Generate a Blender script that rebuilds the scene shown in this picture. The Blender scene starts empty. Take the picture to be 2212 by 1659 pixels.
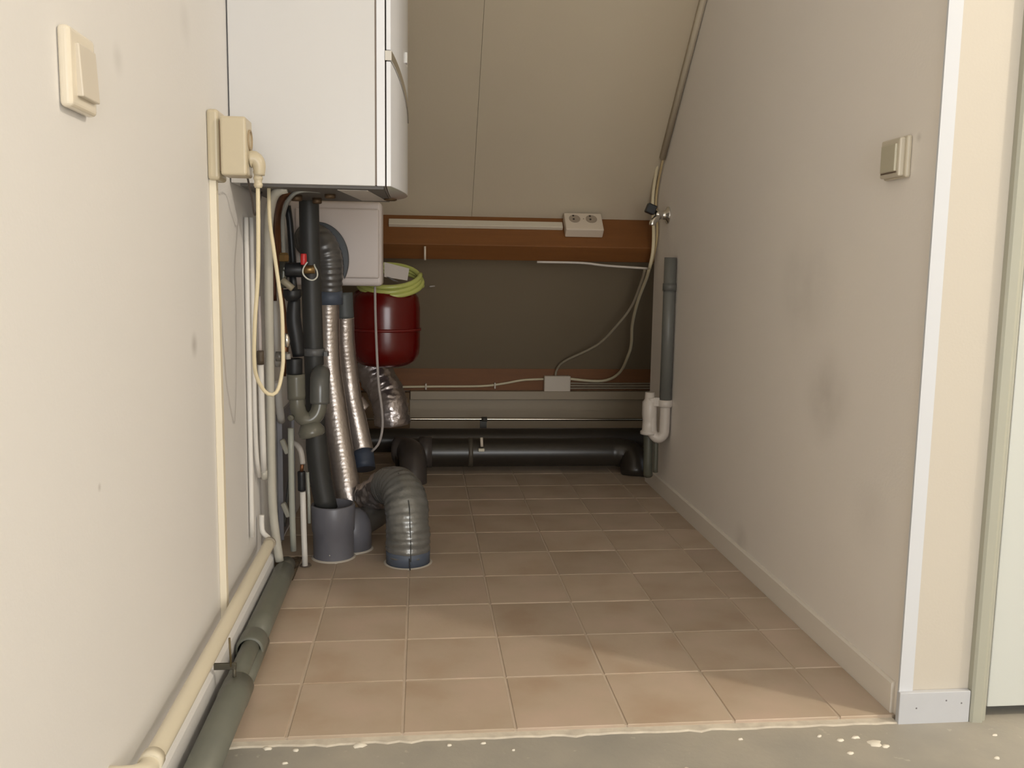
import bpy, bmesh, math, random
from mathutils import Vector, Matrix, noise
random.seed(7)
SC = bpy.context.scene
COL = SC.collection
PI = math.pi

# ---------------------------------------------------------------- camera
cd = bpy.data.cameras.new('camera'); cam = bpy.data.objects.new('camera', cd); COL.objects.link(cam)
cd.sensor_width = 36.0; cd.lens = 31.53; cd.clip_start = 0.02
right = Vector((0.99485931, -0.10017704, 0.01481612))
down = Vector((0.00205672, -0.12628952, -0.99199129))
fwd = Vector((0.10124587, 0.98692225, -0.12543427))
cam.matrix_world = Matrix(((right.x, -down.x, -fwd.x, 0), (right.y, -down.y, -fwd.y, 0),
                           (right.z, -down.z, -fwd.z, 0.80688), (0, 0, 0, 1)))
SC.camera = cam

# ---------------------------------------------------------------- light and exposure
w = bpy.data.worlds.new('world'); SC.world = w; w.use_nodes = True
w.node_tree.nodes['Background'].inputs[0].default_value = (0.75, 0.85, 1.0, 1)
w.node_tree.nodes['Background'].inputs[1].default_value = 0.6

def area(name, loc, rot, sx, sy, power, color):
    l = bpy.data.lights.new(name, 'AREA'); l.shape = 'RECTANGLE'; l.size = sx; l.size_y = sy
    l.energy = power; l.color = color
    o = bpy.data.objects.new(name, l); o.location = loc; o.rotation_euler = rot; COL.objects.link(o); return o

def lamp(name, loc, r, power, color):
    l = bpy.data.lights.new(name, 'POINT'); l.shadow_soft_size = r; l.energy = power; l.color = color
    o = bpy.data.objects.new(name, l); o.location = loc; COL.objects.link(o); return o

lamp('ceiling_lamp_light', (2.1, 0.68, 2.28), 0.045, 64, (1.0, 0.91, 0.78))
area('window_daylight', (0.7, -2.40, 0.95), (PI/2, 0, 0), 1.7, 1.5, 58, (0.95, 0.975, 1.0))
VS = SC.view_settings
VS.view_transform = 'Standard'; VS.look = 'None'; VS.exposure = 0.0; VS.gamma = 1.0
VS.use_curve_mapping = False

# ---------------------------------------------------------------- materials
MATS = {}
def mat(name, col, rough=0.5, metal=0.0, noise=None, bump=None, spec=0.5, coat=0.0):
    """noise = (scale, amount, second colour); bump = (scale, strength)"""
    if name in MATS: return MATS[name]
    m = bpy.data.materials.new(name); m.use_nodes = True; MATS[name] = m
    nt = m.node_tree; b = nt.nodes['Principled BSDF']
    b.inputs['Base Color'].default_value = (*col, 1)
    b.inputs['Roughness'].default_value = rough; b.inputs['Metallic'].default_value = metal
    b.inputs['Specular IOR Level'].default_value = spec
    b.inputs['Coat Weight'].default_value = coat
    tc = nt.nodes.new('ShaderNodeTexCoord')
    if noise:
        sc, amt, c2 = noise
        n = nt.nodes.new('ShaderNodeTexNoise'); n.inputs['Scale'].default_value = sc; n.inputs['Detail'].default_value = 5
        nt.links.new(tc.outputs['Object'], n.inputs['Vector'])
        r = nt.nodes.new('ShaderNodeMapRange'); r.inputs[1].default_value = 0.35; r.inputs[2].default_value = 0.7
        r.inputs[4].default_value = amt
        nt.links.new(n.outputs[0], r.inputs[0])
        mx = nt.nodes.new('ShaderNodeMix'); mx.data_type = 'RGBA'
        mx.inputs[6].default_value = (*col, 1); mx.inputs[7].default_value = (*c2, 1)
        nt.links.new(r.outputs[0], mx.inputs[0]); nt.links.new(mx.outputs[2], b.inputs['Base Color'])
    if bump:
        n2 = nt.nodes.new('ShaderNodeTexNoise'); n2.inputs['Scale'].default_value = bump[0]; n2.inputs['Detail'].default_value = 6
        nt.links.new(tc.outputs['Object'], n2.inputs['Vector'])
        bp = nt.nodes.new('ShaderNodeBump'); bp.inputs['Strength'].default_value = bump[1]; bp.inputs['Distance'].default_value = 0.004
        nt.links.new(n2.outputs[0], bp.inputs['Height']); nt.links.new(bp.outputs[0], b.inputs['Normal'])
    return m

def smudges(m, spots, col):
    """faint dirt marks rubbed into a painted wall: spots = (x, y, z, radius, strength)"""
    nt = m.node_tree; b = nt.nodes['Principled BSDF']
    src = b.inputs['Base Color'].links[0].from_socket if b.inputs['Base Color'].links else None
    tc = nt.nodes.new('ShaderNodeTexCoord')
    n = nt.nodes.new('ShaderNodeTexNoise'); n.inputs['Scale'].default_value = 14; n.inputs['Detail'].default_value = 6
    nt.links.new(tc.outputs['Object'], n.inputs['Vector'])
    for (x, y, z, rad, st) in spots:
        d = nt.nodes.new('ShaderNodeVectorMath'); d.operation = 'DISTANCE'; d.inputs[1].default_value = (x, y, z)
        nt.links.new(tc.outputs['Object'], d.inputs[0])
        r = nt.nodes.new('ShaderNodeMapRange'); r.interpolation_type = 'SMOOTHSTEP'
        r.inputs[1].default_value = 0.0; r.inputs[2].default_value = rad
        r.inputs[3].default_value = st; r.inputs[4].default_value = 0.0
        nt.links.new(d.outputs['Value'], r.inputs[0])
        k = nt.nodes.new('ShaderNodeMath'); k.operation = 'MULTIPLY'
        nt.links.new(r.outputs[0], k.inputs[0]); nt.links.new(n.outputs[0], k.inputs[1])
        mx = nt.nodes.new('ShaderNodeMix'); mx.data_type = 'RGBA'
        mx.inputs[7].default_value = (*col, 1)
        if src: nt.links.new(src, mx.inputs[6])
        else: mx.inputs[6].default_value = b.inputs['Base Color'].default_value
        nt.links.new(k.outputs[0], mx.inputs[0]); src = mx.outputs[2]
    nt.links.new(src, b.inputs['Base Color'])

M_LEFT = mat('left_wall_paint', (0.82, 0.80, 0.78), 0.75, noise=(3.0, 0.5, (0.80, 0.785, 0.77)), bump=(160, 0.10))
smudges(M_LEFT, [(-0.4100, 1.6783, 0.6642)+(0.03, 1.0), (-0.4100, 1.1727, 0.5228)+(0.008, 1.0), (-0.4100, 1.3117, 1.0825)+(0.03, .35), (-0.4100, 1.6803, 1.2265)+(0.05, .3)], (0.35, 0.32, 0.28))
M_RIGHT = mat('right_wall_paint', (0.88, 0.825, 0.755), 0.8, noise=(2.2, 0.6, (0.84, 0.79, 0.74)), bump=(160, 0.08))
smudges(M_RIGHT, [(0.8800, 1.8583, 0.5462)+(0.14, .55), (0.8800, 1.9965, 0.7794)+(0.2, .35), (0.8800, 2.3263, 0.0737)+(0.07, .5), (0.8800, 1.5561, 1.0523)+(0.012, .6),
                  (0.8800, 1.6365, 0.3338)+(0.1, .25)], (0.42, 0.38, 0.33))
M_STRIP = mat('door_wall_paint', (0.60, 0.55, 0.47), 0.8, noise=(4, 0.4, (0.58, 0.53, 0.455)), bump=(200, 0.05))
M_TRIM = mat('trim_white', (0.66, 0.675, 0.705), 0.4)
M_BASE = mat('baseboard_cream', (0.80, 0.74, 0.655), 0.55)
M_BASE2 = mat('baseboard_white', (0.575, 0.585, 0.61), 0.45, noise=(9, 0.5, (0.52, 0.53, 0.555)))
M_DOOR = mat('door_white', (0.63, 0.65, 0.615), 0.35)
M_FRAME = mat('door_frame_grey', (0.43, 0.425, 0.35), 0.4)
M_SLOPE = mat('slope_board', (0.61, 0.525, 0.39), 0.8, noise=(1.6, 0.6, (0.57, 0.485, 0.36)), bump=(130, 0.08))
M_ROOM = mat('room_paint', (0.78, 0.74, 0.67), 0.8)
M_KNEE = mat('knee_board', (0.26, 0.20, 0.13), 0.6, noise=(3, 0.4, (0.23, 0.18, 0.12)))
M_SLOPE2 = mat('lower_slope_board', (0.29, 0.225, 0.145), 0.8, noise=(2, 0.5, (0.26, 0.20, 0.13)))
M_BATTEN = mat('white_batten', (0.40, 0.32, 0.22), 0.5)
M_CREAM = mat('cream_plastic', (0.60, 0.52, 0.37), 0.35)
M_SWITCH = mat('switch_plastic', (0.80, 0.72, 0.58), 0.2)
M_SWITCH2 = mat('switch_olive', (0.52, 0.48, 0.36), 0.35)
M_CREAM2 = mat('cream_trunking', (0.86, 0.78, 0.62), 0.45)
M_CABLE = mat('cream_cable', (0.78, 0.68, 0.46), 0.5)
M_GREYCABLE = mat('grey_cable', (0.42, 0.38, 0.36), 0.5)
M_SOCKW = mat('socket_white', (0.70, 0.60, 0.48), 0.4)
M_DARK = mat('dark_slot', (0.05, 0.035, 0.025), 0.8)
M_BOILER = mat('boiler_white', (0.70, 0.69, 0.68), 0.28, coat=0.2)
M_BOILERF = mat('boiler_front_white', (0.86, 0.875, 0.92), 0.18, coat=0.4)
M_CHROME = mat('chrome', (0.72, 0.70, 0.66), 0.18, 1.0)
M_STEEL = mat('steel', (0.55, 0.50, 0.42), 0.22, 1.0)
M_PVC = mat('grey_pvc', (0.036, 0.036, 0.034), 0.5, noise=(14, 0.5, (0.045, 0.045, 0.043)))
M_PVCL = mat('grey_pvc_floor', (0.145, 0.15, 0.125), 0.42, noise=(10, 0.7, (0.18, 0.18, 0.145)))
M_PVCD = mat('dark_soil_pvc', (0.030, 0.024, 0.018), 0.3, noise=(5, 0.5, (0.045, 0.037, 0.028)))
M_PVCDRAIN = mat('drain_pvc', (0.15, 0.15, 0.175), 0.35, noise=(10, 0.5, (0.18, 0.18, 0.2)))
M_OLIVE = mat('olive_trap_plastic', (0.155, 0.15, 0.12), 0.22)
M_WHITEP = mat('white_trap_plastic', (0.62, 0.56, 0.50), 0.35)
M_PIPEW = mat('white_painted_pipe', (0.80, 0.77, 0.72), 0.4)
M_PIPED = mat('pale_grey_painted_pipe', (0.52, 0.50, 0.43), 0.22, noise=(20, 0.5, (0.60, 0.57, 0.50)))
M_PIPEG = mat('pale_green_pipe', (0.40, 0.41, 0.36), 0.3)
M_COPPER = mat('brown_copper', (0.22, 0.095, 0.045), 0.35, 0.7)
M_BRASS = mat('brass_fitting', (0.34, 0.22, 0.09), 0.4, 0.85)
M_BLACK = mat('black_rubber', (0.012, 0.013, 0.015), 0.45)
M_RED = mat('vessel_red', (0.115, 0.002, 0.001), 0.22, coat=0.1)
M_REDK = mat('knob_red', (0.62, 0.03, 0.03), 0.35)
M_HOSE = mat('lime_hose', (0.50, 0.53, 0.15), 0.25)
M_PAPER = mat('paper_tag', (0.50, 0.45, 0.41), 0.6)
M_ALU = mat('aluminium_foil', (0.60, 0.54, 0.50), 0.34, 0.9, bump=(90, 0.3))
M_FOIL = mat('crinkled_foil', (0.50, 0.45, 0.44), 0.3, 0.9, bump=(60, 0.6))
M_TAPE = mat('grey_duct_tape', (0.205, 0.203, 0.19), 0.27, 0.45, noise=(16, 0.7, (0.27, 0.268, 0.258)), bump=(70, 0.35))
M_FLEXG = mat('grey_flex_duct', (0.155, 0.15, 0.145), 0.35, 0.5, bump=(60, 0.2))
M_BLUE = mat('blue_grey_tape', (0.09, 0.11, 0.15), 0.5)
M_RING = mat('dark_rubber_ring', (0.045, 0.05, 0.055), 0.4)
M_BOX = mat('box_white', (0.70, 0.62, 0.58), 0.45)
M_STRUT = mat('galvanised_strut', (0.34, 0.34, 0.37), 0.4, 0.6)
M_GROUT = mat('light_grout', (0.56, 0.46, 0.36), 0.9, noise=(30, 0.6, (0.48, 0.39, 0.30)))
M_SPLASH = mat('white_plaster', (0.78, 0.73, 0.63), 0.8)
M_SEAL = mat('white_sealant', (0.55, 0.50, 0.43), 0.6)
M_SOIL = mat('rusty_debris', (0.075, 0.05, 0.027), 0.95, noise=(60, 0.9, (0.16, 0.12, 0.08)), bump=(60, 1.0))

def concrete_mat():
    m = mat('grey_screed', (0.34, 0.325, 0.285), 0.55)
    nt = m.node_tree; b = nt.nodes['Principled BSDF']
    tc = nt.nodes.new('ShaderNodeTexCoord')
    n = nt.nodes.new('ShaderNodeTexNoise'); n.inputs['Scale'].default_value = 5; n.inputs['Detail'].default_value = 8
    n2 = nt.nodes.new('ShaderNodeTexNoise'); n2.inputs['Scale'].default_value = 60; n2.inputs['Detail'].default_value = 4
    nt.links.new(tc.outputs['Object'], n.inputs['Vector']); nt.links.new(tc.outputs['Object'], n2.inputs['Vector'])
    cr = nt.nodes.new('ShaderNodeValToRGB')
    cr.color_ramp.elements[0].position = .3; cr.color_ramp.elements[0].color = (0.30, 0.285, 0.25, 1)
    cr.color_ramp.elements[1].position = .7; cr.color_ramp.elements[1].color = (0.42, 0.385, 0.32, 1)
    nt.links.new(n.outputs[0], cr.inputs[0])
    mp = nt.nodes.new('ShaderNodeMapRange'); mp.inputs[1].default_value = 0.68; mp.inputs[2].default_value = 0.78; mp.inputs[4].default_value = 0.5
    nt.links.new(n2.outputs[0], mp.inputs[0])
    mx = nt.nodes.new('ShaderNodeMix'); mx.data_type = 'RGBA'; mx.inputs[7].default_value = (0.60, 0.56, 0.47, 1)
    nt.links.new(cr.outputs[0], mx.inputs[6]); nt.links.new(mp.outputs[0], mx.inputs[0]); nt.links.new(mx.outputs[2], b.inputs['Base Color'])
    bp = nt.nodes.new('ShaderNodeBump'); bp.inputs['Strength'].default_value = .25; bp.inputs['Distance'].default_value = .004
    nt.links.new(n2.outputs[0], bp.inputs['Height']); nt.links.new(bp.outputs[0], b.inputs['Normal'])
    return m
M_CONC = concrete_mat()

def tile_mat():
    m = mat('beige_tile', (0.5, 0.38, 0.28), 0.5)
    nt = m.node_tree; b = nt.nodes['Principled BSDF']
    tc = nt.nodes.new('ShaderNodeTexCoord'); oi = nt.nodes.new('ShaderNodeObjectInfo')
    add = nt.nodes.new('ShaderNodeVectorMath'); add.operation = 'ADD'
    mul = nt.nodes.new('ShaderNodeMath'); mul.operation = 'MULTIPLY'; mul.inputs[1].default_value = 37
    nt.links.new(oi.outputs['Random'], mul.inputs[0])
    nt.links.new(tc.outputs['Object'], add.inputs[0]); nt.links.new(mul.outputs[0], add.inputs[1])
    n = nt.nodes.new('ShaderNodeTexNoise'); n.inputs['Scale'].default_value = 7; n.inputs['Detail'].default_value = 4; n.inputs['Roughness'].default_value = .5
    nt.links.new(add.outputs[0], n.inputs['Vector'])
    cr = nt.nodes.new('ShaderNodeValToRGB'); e = cr.color_ramp.elements
    e[0].position = .30; e[0].color = (0.42, 0.315, 0.225, 1)
    e[1].position = .72; e[1].color = (0.53, 0.41, 0.32, 1)
    k = e.new(.52); k.color = (0.48, 0.385, 0.29, 1)
    nt.links.new(n.outputs[0], cr.inputs[0])
    hv = nt.nodes.new('ShaderNodeHueSaturation')
    mr = nt.nodes.new('ShaderNodeMapRange'); mr.inputs[3].default_value = .92; mr.inputs[4].default_value = 1.06
    nt.links.new(oi.outputs['Random'], mr.inputs[0]); nt.links.new(mr.outputs[0], hv.inputs['Value'])
    nt.links.new(cr.outputs[0], hv.inputs['Color']); nt.links.new(hv.outputs[0], b.inputs['Base Color'])
    n2 = nt.nodes.new('ShaderNodeTexNoise'); n2.inputs['Scale'].default_value = 120; nt.links.new(add.outputs[0], n2.inputs['Vector'])
    bp = nt.nodes.new('ShaderNodeBump'); bp.inputs['Strength'].default_value = .12; bp.inputs['Distance'].default_value = .002
    nt.links.new(n2.outputs[0], bp.inputs['Height']); nt.links.new(bp.outputs[0], b.inputs['Normal'])
    return m
M_TILE = tile_mat()

def wood_mat(name, c1, c2):
    m = mat(name, c1, 0.6)
    nt = m.node_tree; b = nt.nodes['Principled BSDF']
    tc = nt.nodes.new('ShaderNodeTexCoord'); mp = nt.nodes.new('ShaderNodeMapping')
    mp.inputs['Scale'].default_value = (1.2, 14, 14); nt.links.new(tc.outputs['Object'], mp.inputs[0])
    n = nt.nodes.new('ShaderNodeTexNoise'); n.inputs['Scale'].default_value = 3; n.inputs['Detail'].default_value = 6; n.inputs['Distortion'].default_value = .6
    nt.links.new(mp.outputs[0], n.inputs['Vector'])
    mx = nt.nodes.new('ShaderNodeMix'); mx.data_type = 'RGBA'; mx.inputs[6].default_value = (*c1, 1); mx.inputs[7].default_value = (*c2, 1)
    nt.links.new(n.outputs[0], mx.inputs[0])
    # knots
    v = nt.nodes.new('ShaderNodeTexVoronoi'); v.inputs['Scale'].default_value = 5.5
    mp2 = nt.nodes.new('ShaderNodeMapping'); mp2.inputs['Scale'].default_value = (0.75, 1.2, 1.2); nt.links.new(tc.outputs['Object'], mp2.inputs[0])
    nt.links.new(mp2.outputs[0], v.inputs['Vector'])
    r = nt.nodes.new('ShaderNodeMapRange'); r.inputs[1].default_value = .03; r.inputs[2].default_value = .09; r.inputs[3].default_value = .8; r.inputs[4].default_value = 0
    nt.links.new(v.outputs['Distance'], r.inputs[0])
    m2 = nt.nodes.new('ShaderNodeMix'); m2.data_type = 'RGBA'; m2.inputs[7].default_value = (c1[0]*.3, c1[1]*.25, c1[2]*.25, 1)
    nt.links.new(mx.outputs[2], m2.inputs[6]); nt.links.new(r.outputs[0], m2.inputs[0]); nt.links.new(m2.outputs[2], b.inputs['Base Color'])
    return m
M_WOOD = wood_mat('orange_pine', (0.18, 0.066, 0.015), (0.25, 0.096, 0.024))

# ---------------------------------------------------------------- mesh helpers
class MB:
    def __init__(s): s.v = []; s.f = []; s.sm = []
    def add(s, vs, fs, smooth=False):
        o = len(s.v); s.v += [tuple(v) for v in vs]; s.f += [tuple(i+o for i in f) for f in fs]; s.sm += [smooth]*len(fs); return s
    def box(s, a, b):
        x0, x1 = sorted((a[0], b[0])); y0, y1 = sorted((a[1], b[1])); z0, z1 = sorted((a[2], b[2]))
        return s.add([(x0,y0,z0),(x1,y0,z0),(x1,y1,z0),(x0,y1,z0),(x0,y0,z1),(x1,y0,z1),(x1,y1,z1),(x0,y1,z1)],
              [(0,3,2,1),(4,5,6,7),(0,1,5,4),(1,2,6,5),(2,3,7,6),(3,0,4,7)])
    def obox(s, c, ax, ay, az, hx, hy, hz):
        c = Vector(c); ax = Vector(ax)*hx; ay = Vector(ay)*hy; az = Vector(az)*hz
        vs = [c+i*ax+j*ay+k*az for k in (-1,1) for i, j in ((-1,-1),(1,-1),(1,1),(-1,1))]
        return s.add(vs, [(0,3,2,1),(4,5,6,7),(0,1,5,4),(1,2,6,5),(2,3,7,6),(3,0,4,7)])
    def prism(s, poly, d, smooth=False):
        """poly: 3-D points of a planar outline, d: extrusion vector"""
        n = len(poly); d = Vector(d); vs = [Vector(p) for p in poly]+[Vector(p)+d for p in poly]
        fs = [tuple(range(n))[::-1], tuple(range(n, 2*n))]
        s.add(vs, fs); s.f += []; o = len(s.v)-2*n
        for i in range(n):
            j = (i+1) % n; s.f.append((o+i, o+j, o+n+j, o+n+i)); s.sm.append(smooth)
        return s
    def rings(s, rings, cap=True, smooth=True):
        n = len(rings[0]); vs = [p for r in rings for p in r]; fs = []
        for a in range(len(rings)-1):
            for i in range(n):
                j = (i+1) % n; fs.append((a*n+i, a*n+j, (a+1)*n+j, (a+1)*n+i))
        s.add(vs, fs, smooth)
        if cap:
            o = len(s.v)-len(vs)
            s.f.append(tuple(o+i for i in range(n))[::-1]); s.sm.append(False)
            s.f.append(tuple(o+len(vs)-n+i for i in range(n))); s.sm.append(False)
        return s
    def lathe(s, c, axis, prof, n=24, cap=True, smooth=True):
        """prof: list of (distance along axis, radius)"""
        ax = Vector(axis).normalized(); u = ax.orthogonal().normalized(); v = ax.cross(u); c = Vector(c)
        rs = [[c+ax*h+(u*math.cos(t*2*PI/n)+v*math.sin(t*2*PI/n))*r for t in range(n)] for h, r in prof]
        return s.rings(rs, cap, smooth)
    def tube(s, path, r, n=12, step=0.012, cap=True, rfun=None, smoothpath=True, wob=0, crk=0, fq=40):
        pts = [Vector(p) for p in path]
        if smoothpath and len(pts) > 2: pts = catmull(pts)
        pts = resample(pts, step)
        N = len(pts)
        T = []
        for i in range(N):
            a = pts[max(i-1, 0)]; b = pts[min(i+1, N-1)]; T.append((b-a).normalized())
        u = T[0].orthogonal().normalized(); rs = []; d = 0
        for i in range(N):
            u = (u - T[i]*u.dot(T[i])).normalized(); v = T[i].cross(u)
            if i: d += (pts[i]-pts[i-1]).length
            rr = rfun(d, i/(N-1)) if rfun else r
            ring = []
            for k in range(n):
                q = rr*(1+random.uniform(-wob, wob)) if wob else rr
                if crk:
                    w0 = (pts[i]+(u*math.cos(2*PI*k/n)+v*math.sin(2*PI*k/n))*rr)*fq
                    q *= 1+crk*noise.noise(w0)+crk*.5*noise.noise(w0*2.3)
                ring.append(pts[i]+(u*math.cos(2*PI*k/n)+v*math.sin(2*PI*k/n))*q)
            rs.append(ring)
        return s.rings(rs, cap)
    def build(s, name, m, parent=None, bevel=0, seg=2):
        me = bpy.data.meshes.new(name); me.from_pydata(s.v, [], s.f)
        me.polygons.foreach_set('use_smooth', s.sm); me.update()
        bm = bmesh.new(); bm.from_mesh(me); bmesh.ops.recalc_face_normals(bm, faces=bm.faces)
        if bevel:
            es = [e for e in bm.edges if len(e.link_faces) == 2 and e.calc_face_angle(0) > 0.6]
            bmesh.ops.bevel(bm, geom=es, offset=bevel, segments=seg, affect='EDGES', profile=0.5, clamp_overlap=True)
        bm.to_mesh(me); bm.free()
        me.materials.append(m)
        o = bpy.data.objects.new(name, me); COL.objects.link(o)
        if parent: o.parent = parent; o.matrix_parent_inverse = parent.matrix_world.inverted()
        return o

def catmull(p, k=10):
    out = []
    for i in range(len(p)-1):
        p0 = p[max(i-1, 0)]; p1 = p[i]; p2 = p[i+1]; p3 = p[min(i+2, len(p)-1)]
        for j in range(k):
            t = j/k
            out.append(0.5*((2*p1)+(p2-p0)*t+(2*p0-5*p1+4*p2-p3)*t*t+(3*p1-p0-3*p2+p3)*t**3))
    out.append(p[-1]); return out
def resample(p, step):
    L = [0]
    for a, b in zip(p, p[1:]): L.append(L[-1]+(b-a).length)
    n = max(2, int(L[-1]/step)+1); out = []; j = 0
    for i in range(n):
        t = L[-1]*i/(n-1)
        while j < len(L)-2 and L[j+1] < t: j += 1
        q = (t-L[j])/max(1e-9, L[j+1]-L[j]); out.append(p[j].lerp(p[j+1], min(1, q)))
    return out

def tag(o, label, cat, group=None):
    o['label'] = label; o['category'] = cat
    if group: o['group'] = group
    return o
def struct(o): o['kind'] = 'structure'; return o
def thing(name, loc, label, cat, group=None):
    o = bpy.data.objects.new(name, None); COL.objects.link(o); o.location = loc; o.empty_display_size = .05
    o.matrix_world = Matrix.Translation(Vector(loc)); return tag(o, label, cat, group)
def box(name, a, b, m, parent=None, bevel=0, seg=2): return MB().box(a, b).build(name, m, parent, bevel, seg)
def copy_tree(o, parent=None):
    c = o.copy(); COL.objects.link(c)
    if parent: c.parent = parent
    for ch in list(o.children): copy_tree(ch, c)
    return c

# ================================================================ STRUCTURE
XL, XR, YF, YE = -0.41, 0.880, 1.485, 3.36          # left wall, right alcove wall, front wall plane, end of right wall
def slope_z(y): return 4.58315-1.03009*y
SD = Vector((0, 0.6965, -0.7175)); SN = Vector((0, -0.7175, -0.6965))   # down the slope, out of the slope into the room

T0X, T0Y, TS, JW = -0.2307, 1.4955, 0.2, 0.0055
floor = struct(box('floor', (-0.51, -2.5, -0.16), (3.3, 4.3, -0.008), M_CONC))
MB().box((XL, T0Y+.001, -0.008), (.879, 4.2, -0.0022)).box((.878, YE+.01, -0.008), (1.6, 4.2, -0.0022)).build('grout', M_GROUT, floor)
# ---- tiles
T0X, T0Y, TS, JW = -0.2307, 1.4955, 0.2, 0.0055
def tile_mesh(wd, dp):
    mb = MB().box((-wd/2, -dp/2, -0.006), (wd/2, dp/2, 0))
    me = bpy.data.meshes.new('tile'); me.from_pydata(mb.v, [], mb.f)
    bm = bmesh.new(); bm.from_mesh(me); bmesh.ops.recalc_face_normals(bm, faces=bm.faces)
    es = [e for e in bm.edges if all(v.co.z > -0.001 for v in e.verts)]
    bmesh.ops.bevel(bm, geom=es, offset=0.0012, segments=1, affect='EDGES'); bm.to_mesh(me); bm.free()
    me.materials.append(M_TILE); return me
cache = {}
for i in range(-1, 7):
    for j in range(0, 13):
        x0 = T0X+TS*i+JW/2; x1 = x0+TS-JW; y0 = T0Y+TS*j+JW/2; y1 = y0+TS-JW
        if j == 0: y0 = T0Y-0.001
        if i == -1 and j == 4: x0 = -.330
        x0 = max(x0, XL+0.002); y1 = min(y1, 4.10)
        if y0 < YE and x1 > 0.872: x1 = 0.872
        if x1-x0 < .02 or y1-y0 < .02: continue
        k = (round(x1-x0, 3), round(y1-y0, 3))
        if k not in cache: cache[k] = tile_mesh(*k)
        o = bpy.data.objects.new('tile', cache[k]); COL.objects.link(o)
        o.location = ((x0+x1)/2, (y0+y1)/2, random.uniform(-.0003, .0003)); o.parent = floor
# ragged edge of tile adhesive along the first row
mb = MB()
xs = [XL+0.045+i*(0.872-XL-0.045)/60 for i in range(61)]
fr = [YF-0.006-0.004*random.random()-(0.006 if random.random() < .1 else 0) for _ in xs]
top = [(x, f+0.002, -0.0058) for x, f in zip(xs, fr)]; bot = [(x, f-0.002, -0.0085) for x, f in zip(xs, fr)]
bk = [(x, T0Y+0.002, -0.0055) for x in xs]
n = len(xs)
mb.add(bot+top+bk, [(i, i+1, n+i+1, n+i) for i in range(n-1)]+[(n+i, n+i+1, 2*n+i+1, 2*n+i) for i in range(n-1)])
mb.build('adhesive_edge', mat('pale_adhesive', (.66, .60, .50), .85, noise=(40, .8, (.48, .43, .36))), floor)
# plaster splashes stuck to the screed
for (x, y, z), r in (((0.7947, 1.4114, 0.0000), .014), ((0.8079, 1.4011, 0.0000), .007), ((0.7366, 1.3834, 0.0000), .006), ((0.7383, 1.4267, 0.0000), .006), ((0.7702, 1.4339, 0.0000), .007),
                     ((0.9815, 1.3488, 0.0000), .006), ((-0.1048, 1.4715, 0.0000), .013), ((-0.2591, 1.4722, 0.0000), .008), ((0.1100, 1.4618, 0.0000), .005),
                     ((0.0499, 1.4601, 0.0000), .004), ((0.4389, 1.3562, -0.0000), .005), ((0.7069, 1.4418, 0.0000), .005), ((-0.2090, 1.4625, 0.0000), .006), ((-0.2224, 1.4227, 0.0000), .004),
                     ((0.1597, 1.4352, 0.0000), .003), ((1.0263, 1.4217, 0.0000), .004), ((0.5628, 1.4427, 0.0000), .004)):
    nn = 9; ring = [(x+r*math.cos(a*2*PI/nn)*random.uniform(.6, 1.6), y+.7*r*math.sin(a*2*PI/nn)*random.uniform(.6, 1.3)) for a in range(nn)]
    MB().add([(a, b, -.0085) for a, b in ring]+[(x+(a-x)*.7, y+(b-y)*.7, -.0055) for a, b in ring],
             [(i, (i+1) % nn, nn+(i+1) % nn, nn+i) for i in range(nn)]+[tuple(range(nn, 2*nn))], True).build('plaster_splash', M_SPLASH, floor)
# rough opening in the corner where the pipes go down
mb = MB()
G = 12
vs = [(XL+.002+.080*i/G, 2.298+.192*j/G, -.002+random.uniform(0, .012)*(0 < i < G)*(0 < j < G)) for j in range(G+1) for i in range(G+1)]
mb.add(vs, [(j*(G+1)+i, j*(G+1)+i+1, (j+1)*(G+1)+i+1, (j+1)*(G+1)+i) for j in range(G) for i in range(G)])
mb.build('broken_screed', M_SOIL, floor)

# left wall
struct(box('wall_left', (XL-.1, -2.5, -.02), (XL, 4.3, 2.5), M_LEFT))
# right alcove wall, its top follows the roof slope
poly = [(XR, YF+.004, -.02), (XR, YE, -.02), (XR, YE, slope_z(YE)+.02), (XR, 2.14, 2.42), (XR, YF+.004, 2.42)]
wr = struct(MB().prism(poly, (.09, 0, 0)).build('wall_right', M_RIGHT))
# wall carrying the door, facing the camera
fw = struct(MB().box((XR+.002, YF, -.02), (1.045, YF+.1, 2.42)).box((1.90, YF, -.02), (3.3, YF+.1, 2.42)).box((1.045, YF, 2.03), (1.90, YF+.1, 2.42)).build('wall_front', M_STRIP))
struct(box('wall_rear', (-.51, -2.6, -.02), (3.3, -2.5, 2.5), M_ROOM))
struct(box('wall_far_right', (3.2, -2.5, -.02), (3.3, YF, 2.5), M_ROOM))
# knee wall at the back
kn = struct(box('wall_back', (XL, 4.12, -.02), (1.7, 4.24, .253), M_KNEE))
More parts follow.
